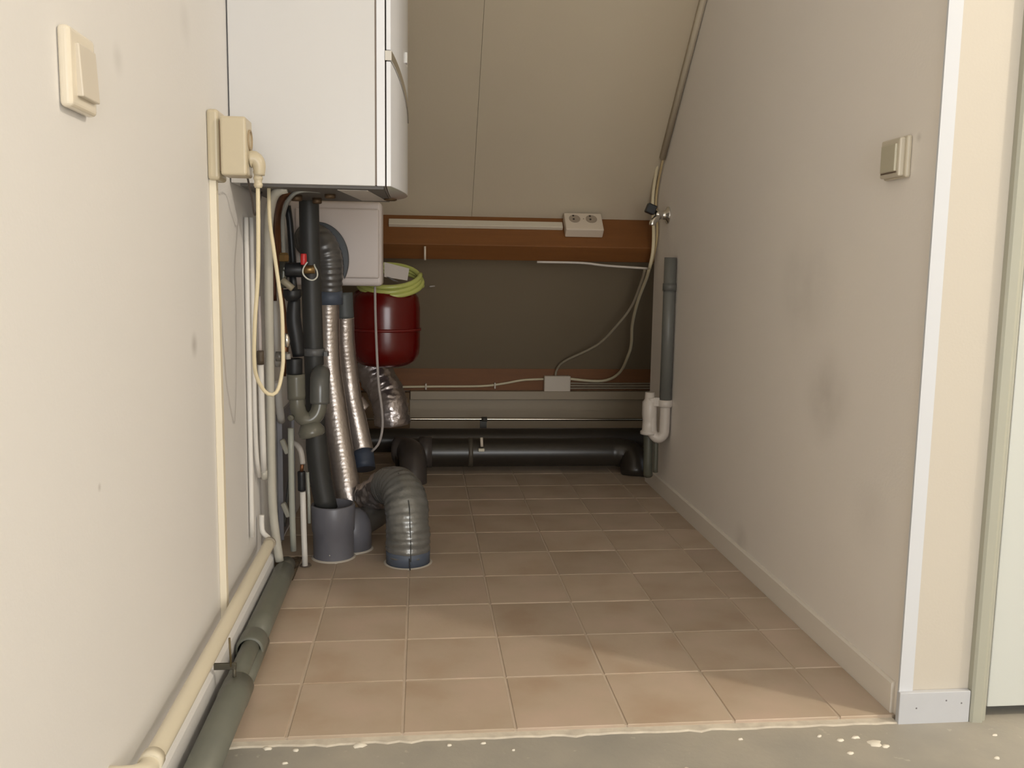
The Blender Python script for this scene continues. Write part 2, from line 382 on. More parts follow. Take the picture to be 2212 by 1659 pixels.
# flat and sloping ceiling
struct(box('ceiling', (-.51, -2.5, 2.40), (3.3, 2.12, 2.5), M_ROOM))
sl = bpy.data.objects.new('ceiling', None)
def slope_panel(x0, x1, ya=2.1, yb=4.13):
    p = [(x0, ya, slope_z(ya)), (x0, yb, slope_z(yb)), (x0, yb+.06, slope_z(yb)+.06), (x0, ya+.06, slope_z(ya)+.06)]
    return MB().prism(p, (x1-x0, 0, 0))
seam = 0.192
sl = struct(MB().prism([(-.51, 2.1, slope_z(2.1)+.012), (-.51, 4.22, slope_z(4.22)+.012), (-.51, 4.22, slope_z(4.22)+.08), (-.51, 2.1, slope_z(2.1)+.08)], (3.81, 0, 0)).build('ceiling', M_SLOPE))
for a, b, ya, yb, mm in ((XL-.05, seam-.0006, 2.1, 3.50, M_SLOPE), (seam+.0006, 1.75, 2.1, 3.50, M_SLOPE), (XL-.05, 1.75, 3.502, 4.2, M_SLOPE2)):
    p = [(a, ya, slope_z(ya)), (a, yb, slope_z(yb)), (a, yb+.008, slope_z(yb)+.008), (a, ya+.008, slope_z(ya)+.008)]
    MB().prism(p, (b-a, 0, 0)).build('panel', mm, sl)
# end wall of the eaves beyond the right wall
struct(box('wall_eaves', (1.65, 3.36, -.02), (1.7, 4.24, 1.2), M_KNEE))

# trims and baseboards
struct(MB().prism([(XR-.006, YF-.004, .052), (XR+.020, YF-.004, .052), (XR+.020, YF+.001, .052), (XR-.006, YF+.001, .052)], (0, 0, 2.36)).build('trim_1', M_TRIM))
bl = MB().prism([(XR, YF+.02, -.002), (XR-.008, YF+.02, -.002), (XR-.008, YF+.02, .055), (XR-.004, YF+.02, .059), (XR, YF+.02, .059)], (0, YE-YF-.02, 0))
struct(bl.build('baseboard_right', M_BASE))
bf = struct(box('baseboard_front', (XR-.008, YF-.012, -.010), (1.009, YF, .052), M_BASE2, bevel=.0015))
for x, z in ((.905, .022), (.962, .035), (.992, .029)):
    MB().lathe((x, YF-.0118, z), (0, -1, 0), [(0, .0018), (.0006, .0016)], 8).build('nail_hole', mat('nail_dark', (.2, .19, .2), .7), bf)

# door frame and door
df = MB()
prof = [(1.010, YF), (1.010, YF-.012), (1.014, YF-.016), (1.028, YF-.018), (1.033, YF-.016), (1.036, YF-.011), (1.040, YF-.011), (1.0445, YF-.007), (1.0445, YF+.05), (1.010, YF+.05)]
df.prism([(x, y, -.008) for x, y in prof], (0, 0, 2.06))
df.box((1.90, YF-.016, -.008), (1.935, YF+.05, 2.05)).box((1.010, YF-.016, 2.018), (1.935, YF+.05, 2.052))
dfo = struct(df.build('trim_2', M_FRAME))
dr = struct(box('door_1', (1.053, YF+.002, .012), (1.895, YF+.042, 2.01), M_DOOR, bevel=.002))
st = MB().box((1.0445, YF+.044, -.008), (1.06, YF+.06, 2.02)).build('door_stop', M_FRAME, dfo)
hb = MB().lathe((1.105, YF+.002, 1.03), (0, -1, 0), [(0, .025), (.008, .025), (.010, .012), (.045, .010), (.050, .010)], 20)
hb.tube([(1.105, YF-.045, 1.03), (1.16, YF-.048, 1.03), (1.215, YF-.046, 1.028)], .009, 12)
hb.build('door_handle', M_CHROME, dr)

# ================================================================ TIMBER AND BACK WALL
pc = Vector((0, 3.468, 1.010))
c1 = pc+SN*.16; c2 = c1+SD*.076; c3 = pc+SD*.076
bm_ = MB().prism([(XL, p.y, p.z) for p in (pc, c1, c2, c3)], (1.65-XL, 0, 0))
tag(bm_.build('roof_beam', M_WOOD, bevel=.003), 'upper orange pine roof beam running across below the sloping ceiling', 'beam')
tag(MB().prism([(XL, 4.10, .358), (XL, 4.10, .255), (XL, 4.16, .255), (XL, 4.16, .296)], (1.65-XL, 0, 0)).build('wall_plate', M_WOOD, bevel=.002),
    'lower orange pine plank lying low along the back wall behind the cables', 'beam')
tag(box('white_batten', (-.047, 4.055, .219), (1.60, 4.108, .257), M_BATTEN, bevel=.002), 'flat off-white board running below the lower wooden plank', 'board')
tag(box('batten_end', (-.30, 4.06, .08), (-.05, 4.108, .25), mat('brown_board', (.20, .13, .07), .8), bevel=.002), 'short brown board end left of the white board at the back', 'board')
for n_ in range(1):
    tag(box('skirting_board', (-.05, 4.085, .06), (1.60, 4.118, .216), M_BATTEN, bevel=.002), 'wide off-white lower board behind the thin steel tube', 'board')

# white trunking on the beam and double socket
U = -SD                                             # the beam's upper face looks up the slope
X_ = Vector((1, 0, 0))
def onbeam(x, wn, up): return Vector((x, pc.y, pc.z))+SN*wn+U*up
mb = MB().obox(onbeam((-.12+.535)/2+.0, .055, .008), X_, U, SN, (.535+.12)/2, .008, .015)
tag(mb.build('cable_trunking', mat('white_trunking', (.66, .59, .47), .45), bevel=.002), 'long off-white trunking along the upper beam leading to the double socket', 'trunking')
ds = thing('double_socket', onbeam(.612, .09, 0), 'white surface double socket with two round outlets on the upper beam', 'socket')
MB().obox(onbeam(.612, .062, .021), X_, U, SN, .072, .020, .047).build('socket_body', M_SOCKW, ds, .004)
for dx in (-.034, .030):
    o = MB().lathe(onbeam(.612+dx, .050, .0412), U, [(0, .0215), (.0012, .0215), (.0012, .019), (.0006, .0185)], 28).build('socket_well', mat('socket_shade', (.36, .29, .22), .5), ds)
    for q in (-.0095, .0095):
        MB().lathe(onbeam(.612+dx-.004+q*.0, .043+q, .0420), U, [(0, .0042), (.0012, .0040)], 10).build('pin_hole', M_DARK, o)
MB().lathe(onbeam(.612, .050, .0412), U, [(0, .0025), (.001, .002)], 10).build('screw', M_STEEL, ds)

# lower slope cables and junction box
jb = thing('junction_box', (.627, 4.10, .25), 'flat off-white junction box on the lower wooden plank', 'junction box')
box('box_cover', (.566, 4.062, .250), (.689, 4.10, .328), M_SOCKW, jb, .004)
def cable(name, pts, r, m, label, cat='cable', group=None, n=8, step=.02, extra=None):
    o = MB().tube(pts, r, n, step).build(name, m); tag(o, label, cat, group)
    if extra: extra(o)
    return o
c = cable('cable', [(-0.1025, 4.0850, 0.2728), (0.0447, 4.0900, 0.2745), (0.2783, 4.0900, 0.2771), (0.3852, 4.0900, 0.2902), (0.4709, 4.0900, 0.3055), (0.5659, 4.0900, 0.3101)], .0055, M_CABLE,
      'cream cable clipped to the lower plank, running left from the junction box')
for p in ((0.0235, 4.0850, 0.2773), (0.3398, 4.0850, 0.2822)):
    x, y, z = p; MB().box((x-.004, y-.01, z-.016), (x+.004, y+.02, z+.012)).build('cable_clip', M_SOCKW, c, .002)
cable('cable', [(0.6204, 4.0800, 0.3265), (0.6247, 4.0700, 0.3578), (0.6492, 4.0000, 0.4037), (0.7663, 3.8500, 0.4906), (0.8228, 3.7000, 0.5910), (0.8558, 3.6000, 0.6728), (0.8590, 3.4700, 0.7685), (0.8520, 3.3900, 0.8188)], .0055, mat('dim_cable', (.50, .43, .31), .5),
      'cream cable curving up from the top of the junction box to the wall corner')
cable('cable', [(0.6770, 4.0800, 0.3137), (0.8365, 4.0700, 0.3046), (0.9026, 4.0000, 0.3517), (0.9076, 3.8500, 0.4507), (0.9065, 3.8000, 0.5057), (0.8841, 3.7000, 0.5916), (0.8680, 3.5500, 0.6935), (0.8679, 3.4200, 0.7871), (0.8656, 3.3800, 0.8226)], .0065, M_CABLE,
      'cream cable looping down from the wall corner into the right side of the junction box')
for k, (ya, yb) in enumerate(((828, 823), (833, 829), (838, 833))):
    x0 = (.68, 4.088, .292-.012*k)
    cable('cable', [x0, (.85, 4.09, .290-.011*k), (1.25, 4.09, .292-.012*k)], .0045, mat('shade_cable', (.34, .28, .2), .5),
          ('topmost', 'middle', 'lowest')[k]+' of three straight thin cables right of the junction box', 'cable', 'thin cables along the plank')
cable('cable', [(0.4334, 3.3720, 0.8402), (0.5986, 3.3600, 0.8393), (0.6951, 3.3550, 0.8304), (0.8548, 3.3520, 0.8224)], .0045, mat('white_cable', (.62, .56, .50), .5),
      'thin white cable sagging under the right end of the upper beam')
cable('cable_stub', [(0.0144, 3.3300, 0.8903), (0.0145, 3.3300, 0.8400)], .004, M_SOCKW, 'short white stub hanging below the beam beside the green hose', 'clip')
cable('cable_stub', [(x, y, z) for x, y, z in ((0.0348, 3.6500, 0.7382), (0.0554, 3.6600, 0.7401))], .003, M_WHITEP, 'tiny white screw head on the dark slope right of the green hose', 'screw')

# corner trunking along the slope and right wall, then two cables down past the tap
def cs(y, off=.0): return Vector((XR-.012, y, slope_z(y)))+SN*(.012+off)
tag(MB().tube([cs(2.15), cs(3.26)], .012, 4, .5, smoothpath=False).build('corner_trunking', mat('slope_trunking', (.64, .56, .43), .5)),
    'cream trunking in the corner between the sloping ceiling and right wall', 'trunking')
cable('cable', [(0.8620, 3.2738, 1.2320), (0.8620, 3.3323, 1.1299), (0.8620, 3.3435, 1.0629), (0.8600, 3.3082, 0.9589), (0.8550, 3.2921, 0.8819), (0.8500, 3.3123, 0.8223)], .0065, M_CABLE,
      'thick cream cable passing behind the black tap cap down the wall corner')
cable('cable', [(0.8720, 3.2575, 1.2138), (0.8720, 3.3168, 1.1287), (0.8720, 3.3344, 1.0625), (0.8720, 3.3027, 0.9759), (0.8720, 3.3135, 0.9082), (0.8680, 3.3500, 0.8399)], .0045, mat('tan_cable', (.55, .42, .22), .5),
      'thinner tan cable close to the right wall beside the thick cream one')

# tap on the right wall
tp = thing('wall_tap', (0.8800, 3.1727, 1.0107), 'small chrome tap with a black cap on the right wall', 'tap')
tx, ty, tz = (0.8790, 3.1874, 1.0115)
MB().lathe((XR, ty, tz), (-1, 0, 0), [(0, .031), (.004, .031), (.010, .017), (.028, .015), (.032, .017), (.048, .017), (.051, .011)], 24).build('tap_body', M_CHROME, tp)
MB().tube([(XR-.030, ty, tz), (XR-.045, ty-.012, tz-.012), (XR-.060, ty-.016, tz-.026), (XR-.062, ty-.016, tz-.038)], .0115, 14, .004).build('spout', M_CHROME, tp)
MB().obox((XR-.066, ty-.006, tz+.020), (.93, 0, -.36), (0, 1, 0), (.36, 0, .93), .017, .015, .017).build('cap', M_BLACK, tp, .004)

# grey drain pipe on the right wall and its white trap
gp = thing('drain_pipe', (0.8560, 3.0586, 0.3576), 'vertical grey plastic drain pipe on the right wall', 'pipe')
a = Vector((0.8570, 3.0642, 0.8587)); ax_, ay_ = a.x, 3.055
MB().lathe((.857, ay_, .350), (0, 0, 1), [(0, .021), (.510, .021)], 24, cap=True).build('pipe', mat('right_pvc', (.155, .155, .14), .4), gp)
MB().lathe((.857, ay_, .745), (0, 0, 1), [(0, .0235), (.026, .0235)], 24).box((.856, ay_-.006, .748), (XR, ay_+.006, .766)).build('pipe_clip', mat('clip_grey', (.12, .12, .11), .5), gp)
tr = thing('white_trap', (.84, 3.06, .22), 'white plastic trap at the foot of the drain pipe', 'trap')
MB().tube([(.857, 3.055, .355), (.857, 3.055, .262), (.853, 3.056, .238), (.838, 3.06, .226), (.822, 3.066, .236), (.815, 3.07, .262), (.812, 3.07, .37)], .0185, 18, .006).build('trap_bend', M_WHITEP, tr)
MB().lathe((.857, 3.055, .338), (0, 0, 1), [(0, .022), (.005, .0255), (.024, .0255), (.026, .022)], 24).build('trap_nut', M_WHITEP, tr)
MB().lathe((.806, 3.075, .238), (0, 0, 1), [(0, .030), (.010, .030), (.014, .024), (.05, .023), (.07, .026), (.115, .026), (.125, .018), (.150, .017)], 22).build('trap_outlet', M_WHITEP, tr)
MB().box((.815, 3.05, .34), (.836, 3.066, .372)).build('trap_cap', M_WHITEP, tr, .003)
rp = MB().tube([(.812, 3.10, .24), (.814, 3.10, .12), (.818, 3.11, .08)], .017, 18).tube([(.832, 3.07, .225), (.834, 3.07, .10)], .009, 12)
tag(rp.build('drain_tail', mat('tail_pvc', (.10, .10, .075), .4)), 'short olive pipes below the white trap', 'pipe')

# ---------------------------------------------------------------- soil pipes on the floor at the back
sp = thing('soil_pipe', (.3, 3.55, 0), 'large dark soil pipe lying across the floor at the back', 'pipe')
MB().tube([(-.10, 3.555, .078), (.70, 3.555, .076), (.80, 3.55, .074), (.853, 3.53, .066), (.862, 3.49, .03), (.862, 3.48, -.005)], .058, 28, .02).build('pipe', M_PVCD, sp)
MB().lathe((.19, 3.555, .077), (1, 0, 0), [(0, .060), (.018, .060)], 28).build('pipe_strap', mat('strap', (.09, .075, .055), .4), sp)
MB().tube([(0.2396, 3.4900, 0.1497), (0.2415, 3.4850, 0.1134)], .006, 8, smoothpath=False).build('strap_rod', M_SOCKW, sp)
x, y, z = (0.2398, 3.4850, 0.1003)
box('strap_nut', (x-.012, y-.006, z-.006), (x+.012, y+.010, z+.006), mat('nut_white', (.75, .7, .55), .3), sp, .002)
MB().tube([(-.10, 3.55, .088), (-.055, 3.53, .090), (-.034, 3.47, .088), (-.029, 3.40, .07), (-.028, 3.365, .03), (-.028, 3.36, -.005)], .052, 26, .01).lathe((-.005, 3.553, .080), (1, 0, 0), [(0, .061), (.05, .063)], 26).build('elbow', mat('elbow_pvc', (.075, .062, .055), .4), sp)
sp2 = tag(MB().tube([(-.36, 3.70, .10), (1.2, 3.70, .098)], .050, 24, .1).build('soil_pipe', M_PVCD), 'second dark soil pipe half hidden behind the large one', 'pipe')

stt = thing('steel_tube', (.4, 3.80, .17), 'thin shiny steel tube running across the low back wall', 'pipe')
MB().tube([(-.24, 3.80, .173), (1.2, 3.80, .167)], .0062, 14, .2, smoothpath=False).build('tube', M_STEEL, stt)
x, y, z = (0.2721, 3.8000, 0.1661)
MB().lathe((x-.012, 3.80, .170), (1, 0, 0), [(0, .011), (.024, .011)], 14).box((x-.018, 3.792, .110), (x+.010, 3.808, .165)).build('tube_clamp', mat('dark_clamp', (.05, .045, .035), .5), stt)

# ================================================================ BOILER
BY0, BY1, BZ0, BZ1 = 2.02, 2.42, .986, 1.75
bo = thing('boiler', (-.25, 2.22, BZ0), 'large white wall-hung boiler cabinet on the left wall', 'boiler')
# cabinet sides; a narrow shadow groove separates the front door
box('cabinet', (XL+.003, BY0, BZ0), (-.100, BY1, BZ1), M_BOILER, bo, .0015)
box('gasket', (-.102, BY0+.006, BZ0+.002), (-.078, BY1-.006, BZ1-.002), mat('gasket_tan', (.34, .27, .22), .7), bo)
box('front_frame', (-.0965, BY0, BZ0), (-.0785, BY1, BZ1), M_BOILERF, bo, .0015)
# bowed front door in two leaves, split by the falling chrome curve
def bow(y): t = (y-BY0)/(BY1-BY0); return -.066+.034*math.sin(PI*min(1, max(0, t)))
def arc(y): t = min(1, max(0, (y-BY0)/(BY1-BY0))); return 1.252-.10*((t if t < .5 else 1-t)/.5)**1.25
NB = 24
def leaf(lo, hi):
    rs = []
    for i in range(NB+1):
        y = BY0+(BY1-BY0)*i/NB; x = bow(y)
        rs.append([(-.0755, y, lo(y)), (x, y, lo(y)), (x, y, hi(y)), (-.0755, y, hi(y))])
    return MB().rings(rs, True, False)
leaf(lambda y: BZ0-.004*math.sin(PI*(y-BY0)/(BY1-BY0)), lambda y: arc(y)-.002).build('lower_door', M_BOILERF, bo, .0012)
leaf(lambda y: arc(y)+.022, lambda y: BZ1).build('upper_door', M_BOILERF, bo, .0012)
rs = []
for i in range(NB+1):
    y = BY0-.001+(BY1-BY0+.002)*i/NB; x = bow(y)+.002; z = arc(y)
    rs.append([(-.078, y, z), (x, y, z), (x, y, z+.020), (-.078, y, z+.020)])
MB().rings(rs, True, False).build('chrome_handle', M_CHROME, bo)['label'] = 'curved chrome handle strip'
x, y, z = (-0.0459, 2.1600, 1.2883)
box('badge', (bow(2.16)-.002, 2.15, z-.012), (bow(2.16)+.0035, 2.17, z+.012), mat('badge_white', (.85, .87, .9), .1, .6), bo, .001)
# underside
box('bottom_tray', (XL+.02, BY0+.012, BZ0-.006), (-.082, BY1-.01, BZ0+.001), mat('tray_grey', (.12, .11, .10), .5), bo)
MB().prism([(-.185, 2.06, BZ0-.0075), (-.118, 2.06, BZ0-.0075), (-.088, 2.36, BZ0-.0075), (-.150, 2.36, BZ0-.0075)], (0, 0, .001)).build('sticker', mat('sticker_white', (.62, .58, .54), .5), bo)['label'] = 'white sticker under the boiler'
for (x, y, r, h) in ((-.215, 2.20, .013, .008), (-.076, 2.30, .016, .003), (-.30, 2.25, .014, .012), (-.26, 2.33, .012, .012)):
    MB().lathe((x, y, BZ0-.006), (0, 0, -1), [(0, r), (h, r), (h+.002, r*.7)], 14).build('fitting', mat('dull_brass', (.14, .09, .05), .5, .6), bo)
# grey condensate line hanging under the boiler
tag(MB().tube([(-0.3149, 2.3600, 0.9927), (-0.2466, 2.3700, 0.9997), (-0.1656, 2.3800, 0.9954), (-0.1302, 2.3800, 0.9915)], .010, 12, .01).build('condensate_pipe', mat('condensate', (.16, .155, .145), .4)),
    'grey pipe running along just below the boiler', 'pipe')

# ================================================================ WALL SOCKET WITH ADAPTER, PLUG AND CORD
wp = thing('wall_socket', (XL, 1.82, .965), 'cream socket plate with a plug-in adapter on the left wall', 'socket')
box('socket_plate', (XL, 1.815, .972), (-.387, 1.885, 1.106), M_CREAM, wp, .007, 3)
ad = box('adapter', (-.383, 1.806, .981), (-.334, 1.872, 1.092), M_CREAM, wp, .005, 3)
MB().box((-.388, 1.822, .99), (-.382, 1.866, 1.085)).build('adapter_neck', mat('cream_shadow', (.30, .20, .12), .8), wp)
MB().lathe((-.3345, 1.842, 1.052), (1, 0, 0), [(0, .020), (.0035, .020), (.0035, .017), (-.004, .016)], 22).build('outlet', mat('outlet_tan', (.42, .32, .20), .6), ad)
pl = thing('plug_and_cord', (-.325, 1.843, 1.0), 'cream plug with a long looping cord under the adapter', 'cord')
MB().tube([(-.334, 1.842, 1.016), (-.324, 1.842, 1.016), (-.317, 1.842, 1.005), (-.3165, 1.842, .985)], .0, 16, .004, rfun=lambda d, t: .017-.007*t).build('plug', M_CREAM, pl)
MB().tube([(-0.3193, 1.8430, 1.0003), (-0.3195, 1.8450, 0.9612)], .0, 14, .0018, smoothpath=False, rfun=lambda d, t: .0085-.0012*t+.0013*(1 if int(d/.006) % 2 else 0)).build('strain_relief', M_CREAM, pl)
MB().tube([(-0.3205, 1.8460, 0.9666), (-0.3221, 1.8500, 0.8766), (-0.3266, 1.8600, 0.7850), (-0.3374, 1.8800, 0.7000), (-0.3444, 1.9000, 0.6220), (-0.3442, 1.9200, 0.5789), (-0.3329, 1.9400, 0.5458),
           (-0.3174, 1.9500, 0.5344), (-0.3050, 1.9600, 0.5482), (-0.2969, 1.9700, 0.5954), (-0.2975, 1.9800, 0.6447), (-0.2998, 1.9900, 0.7144), (-0.3090, 2.0000, 0.7839), (-0.3176, 2.0000, 0.8533), (-0.3283, 2.0300, 0.9038), (-0.3343, 2.0600, 0.9556), (-0.3369, 2.0800, 0.9895)],
          .0041, 10, .01).build('cord', M_CABLE, pl)
tag(MB().tube([(-.345, 1.87, .985), (-0.3581, 1.9500, 0.9846), (-.36, 2.0, .95), (-.365, 2.06, .92), (-.36, 2.12, .975)], .0022, 8, .01).build('thin_wire', mat('thin_dark_wire', (.10, .08, .07), .6)), 'thin dark wire hanging below the adapter', 'wire')

# trunking down the left wall
tag(box('cable_trunking', (XL, 1.826, .074), (-.3965, 1.846, .975), M_CREAM2, bevel=.0015), 'narrow cream trunking running down the left wall from the socket', 'trunking')

# ================================================================ SWITCHES
ls = thing('light_switch', (XL, 1.15, .99), 'glossy cream rocker light switch near on the left wall', 'switch')
box('switch_plate', (XL, 1.098, .985), (-.395, 1.180, 1.076), M_SWITCH, ls, .006, 4)
MB().prism([(-.3965, 1.112, .997), (-.3965, 1.172, .997), (-.3965, 1.172, 1.062), (-.3965, 1.112, 1.062)], (.001, 0, 0)).build('rocker_gap', mat('gap_tan', (.28, .22, .15), .8), ls)
MB().prism([(-.397, 1.1145, .9995), (-.388, 1.1145, .9995), (-.391, 1.1145, 1.0595), (-.397, 1.1145, 1.0595)], (0, .055, 0)).build('rocker', mat('rocker_cream', (.70, .63, .52), .3), ls, .0015)
rs_ = thing('light_switch', (XR, 1.61, .985), 'matt olive-cream rocker switch on the right wall', 'switch')
MB().box((XR-.010, 1.575, .985), (XR, 1.655, 1.060)).build('switch_plate', mat('switch_frame', (.62, .56, .44), .35), rs_, .004, 3)
MB().box((XR-.020, 1.582, .988), (XR-.009, 1.650, 1.057)).build('switch_collar', mat('switch_collar', (.60, .54, .43), .35), rs_, .003)
MB().box((XR-.0245, 1.590, .997), (XR-.019, 1.642, 1.047)).build('rocker', M_SWITCH2, rs_, .002)
MB().box((XR-.0215, 1.589, .9945), (XR-.0195, 1.643, .997)).build('rocker_gap', mat('gap_dark', (.18, .13, .09), .8), rs_)

# ================================================================ PIPES LOW ON THE LEFT WALL
struct(MB().prism([(XL, .6, -.009), (-.377, .6, -.009), (-.377, .6, .062), (-.380, .6, .068), (-.386, .6, .072), (XL, .6, .076)], (0, 1.70, 0)).build('baseboard_left', M_LEFT))
hp = thing('heating_pipe', (-.372, 1.7, .12), 'cream painted pipe running low along the left wall', 'pipe')
MB().tube([(-.372, 2.20, .128), (-.372, 1.6, .122), (-.372, 1.22, .121), (-.374, 1.185, .124), (-.39, 1.165, .130), (XL-.01, 1.16, .135)], .0140, 18, .02).build('pipe', mat('cream_pipe', (.76, .69, .54), .38), hp)
MB().lathe((-.372, 1.205, .1215), (0, 1, 0), [(0, .0165), (.022, .0165)], 18).build('elbow_collar', mat('cream_pipe', (0, 0, 0)), hp)
MB().lathe((-.372, 2.195, .128), (0, 1, 0), [(0, .0155), (.012, .0155)], 18).build('end_collar', mat('dull_collar', (.40, .35, .28), .5), hp)
MB().tube([(-.372, 2.205, .128), (-.378, 2.225, .135), (-.394, 2.235, .150), (-.396, 2.24, .19)], .0065, 12, .006).build('riser_bend', M_PIPEW, hp)
fp = thing('floor_drain_pipe', (-.345, 1.8, .03), 'grey plastic drain pipe lying on the floor along the left wall', 'pipe')
MB().tube([(-.348, 2.27, .031), (-.347, 1.84, .031)], .0265, 24, .1, smoothpath=False).build('far_section', M_PVCL, fp)
MB().lathe((-.346, 1.785, .032), (0, 1, 0), [(0, .0232), (0, .0275), (.004, .0285), (.055, .0285), (.06, .0265)], 26, cap=False).build('far_socket', M_PVCL, fp)
MB().tube([(-.3445, 1.86, .037), (-.3435, 1.58, .036)], .0185, 22, .1, smoothpath=False).build('middle_section', M_PVCL, fp)
MB().tube([(-.334, 1.86, .020), (-.333, 1.652, .020), (-.333, 1.64, .020)], .0165, 18, .1, smoothpath=False).build('lower_section', M_PVCL, fp)
MB().lathe((-.337, 1.09, .031), (0, 1, 0), [(0, .0270), (.480, .0275), (.485, .0285), (.540, .0285), (.540, .0215)], 26).build('near_section', M_PVCL, fp)
MB().tube([(-.348, 2.26, .032), (-.350, 2.34, .028)], .021, 16, .05, smoothpath=False).build('end_section', mat('end_grey', (.13, .125, .1), .6), fp)
br = thing('pipe_bracket', (-0.3755, 1.6089, 0.0800), 'dark steel wall bracket with threaded rod beside the grey floor pipe', 'bracket')
(bx0, by0, bz0), (bx1, by1, bz1) = (-0.3755, 1.6089, 0.0800), (-0.3353, 1.6061, 0.0800)
box('bracket_arm', (bx0, by0-.003, .074), (bx1, by0+.003, .086), mat('bracket_steel', (.10, .09, .065), .5, .5), br, .001)
MB().tube([(-0.3445, 1.6068, 0.0800), ((-0.3445, 1.6068, 0.0800)[0]-.002, by0, .134)], .0020, 8, .1, smoothpath=False).build('threaded_rod', mat('rod_brown', (.16, .12, .06), .5, .4), br)
MB().tube([(bx1-.004, by0, .080), (bx1-.004, by0, .045)], .0035, 8, .1, smoothpath=False).build('hanger_bolt', mat('bracket_steel', (0, 0, 0)), br)
# ================================================================ VERTICAL PIPES IN THE CORNER
cable('wall_pipe', [(-0.4020, 2.1564, 0.9194), (-0.4020, 2.1503, 0.6737), (-0.4020, 2.1480, 0.4547), (-0.4020, 2.1436, 0.1624)], .0055, M_PIPEW,
      'thin white pipe nearest the trunking, flat against the left wall', 'pipe', 'thin white wall pipes', n=12, step=.05)
cable('wall_pipe', [(-0.4020, 2.2199, 0.9229), (-0.4020, 2.2144, 0.6698), (-0.4020, 2.2093, 0.4674), (-0.4020, 2.2207, 0.3504), (-0.4000, 2.2403, 0.2876)], .0055, M_PIPEW,
      'thin white wall pipe bending right at its foot, second from the trunking', 'pipe', 'thin white wall pipes', n=12, step=.05)
c = cable('wall_pipe', [(-0.3920, 2.2463, 0.5712), (-0.3920, 2.2504, 0.4379), (-0.3920, 2.2606, 0.2947)], .0075, M_PIPEW, 'white pipe ending in a brown coupling beside the stout gas pipe', 'pipe', n=14, step=.05)
MB().tube([(-0.3920, 2.2434, 0.6023), (-0.3920, 2.2460, 0.5689)], .0085, 14, .01, smoothpath=False).build('coupling', mat('coupling_brown', (.10, .075, .05), .5), c)
MB().tube([(-0.3940, 2.2575, 0.7353), (-0.3940, 2.2546, 0.5990)], .0045, 12, .01, smoothpath=False).build('thin_tube', mat('pinkish_tube', (.50, .44, .42), .4), c)
MB().tube([(-0.3920, 2.2611, 0.2993), (-0.3920, 2.2653, 0.2769)], .0085, 12, .01, smoothpath=False).build('foot_collar', M_PIPED, c)
cable('gas_pipe', [(-0.3005, 2.1000, 0.9830), (-0.3149, 2.1000, 0.9796), (-0.3304, 2.1200, 0.9706), (-0.3438, 2.1500, 0.9518), (-0.3563, 2.1900, 0.9168), (-0.3648, 2.2300, 0.8694), (-0.3697, 2.2500, 0.7245), (-0.3739, 2.2700, 0.5514), (-0.3765, 2.2800, 0.3141), (-0.3767, 2.2900, 0.2031), (-0.3711, 2.2900, 0.1298), (-0.3619, 2.2900, 0.0533)],
      .0108, M_PIPED, 'stout pale grey gas pipe beside the thin wall pipes', 'pipe', n=18, step=.015)
cable('copper_pipe', [(-0.2921, 2.1900, 0.9846), (-0.3114, 2.1900, 0.9799), (-0.3300, 2.2200, 0.9668), (-0.3456, 2.2700, 0.9436), (-0.3593, 2.3400, 0.9075), (-0.3645, 2.3800, 0.8270), (-0.3643, 2.4000, 0.7435), (-0.3590, 2.4200, 0.6700), (-0.3569, 2.4200, 0.5841), (-0.3640, 2.4200, 0.5198)],
      .0078, M_COPPER, 'dull brown copper pipe curving from under the boiler', 'pipe', n=14, step=.012)
cable('copper_pipe', [(-0.3795, 2.4500, 0.9962), (-0.3889, 2.4600, 0.8275), (-0.3896, 2.4600, 0.7170)], .006, mat('dark_copper', (.12, .05, .03), .4, .6), 'darker copper pipe left of the curved copper one', 'pipe', n=12)
cable('supply_pipe', [(-0.2353, 2.1600, 0.9834), (-0.2562, 2.1400, 0.9834), (-0.2792, 2.1400, 0.9807), (-0.2988, 2.1600, 0.9714), (-0.3187, 2.2000, 0.9505), (-0.3347, 2.2600, 0.9155), (-0.3426, 2.3200, 0.8393)], .0052, mat('pale_metal_pipe', (.42, .44, .42), .25, .5),
      'pale metal supply pipe arching from the boiler to the brass nut', 'pipe', n=14, step=.008)
cable('black_hose', [(-0.3573, 2.5000, 0.9702), (-0.3519, 2.5000, 0.9273), (-0.3479, 2.5000, 0.8658), (-0.3440, 2.5000, 0.8037)], .009, M_BLACK, 'black hose wedge behind the pale supply pipe', 'hose', n=12)
cable('wall_pipe', [(-0.3950, 2.5030, 0.7280), (-0.3950, 2.5102, 0.6520), (-0.3950, 2.5159, 0.5623), (-0.3950, 2.5291, 0.5353)], .0075, M_PIPEW, 'pale pipe between gas pipe and hanging cord loop', 'pipe', n=12)
cable('wall_pipe', [(-0.3920, 2.5048, 0.4930), (-0.3920, 2.5291, 0.4183), (-0.3920, 2.5578, 0.3741)], .0105, M_PIPEW, 'short wide pale pipe above the galvanised plate', 'pipe', n=12)

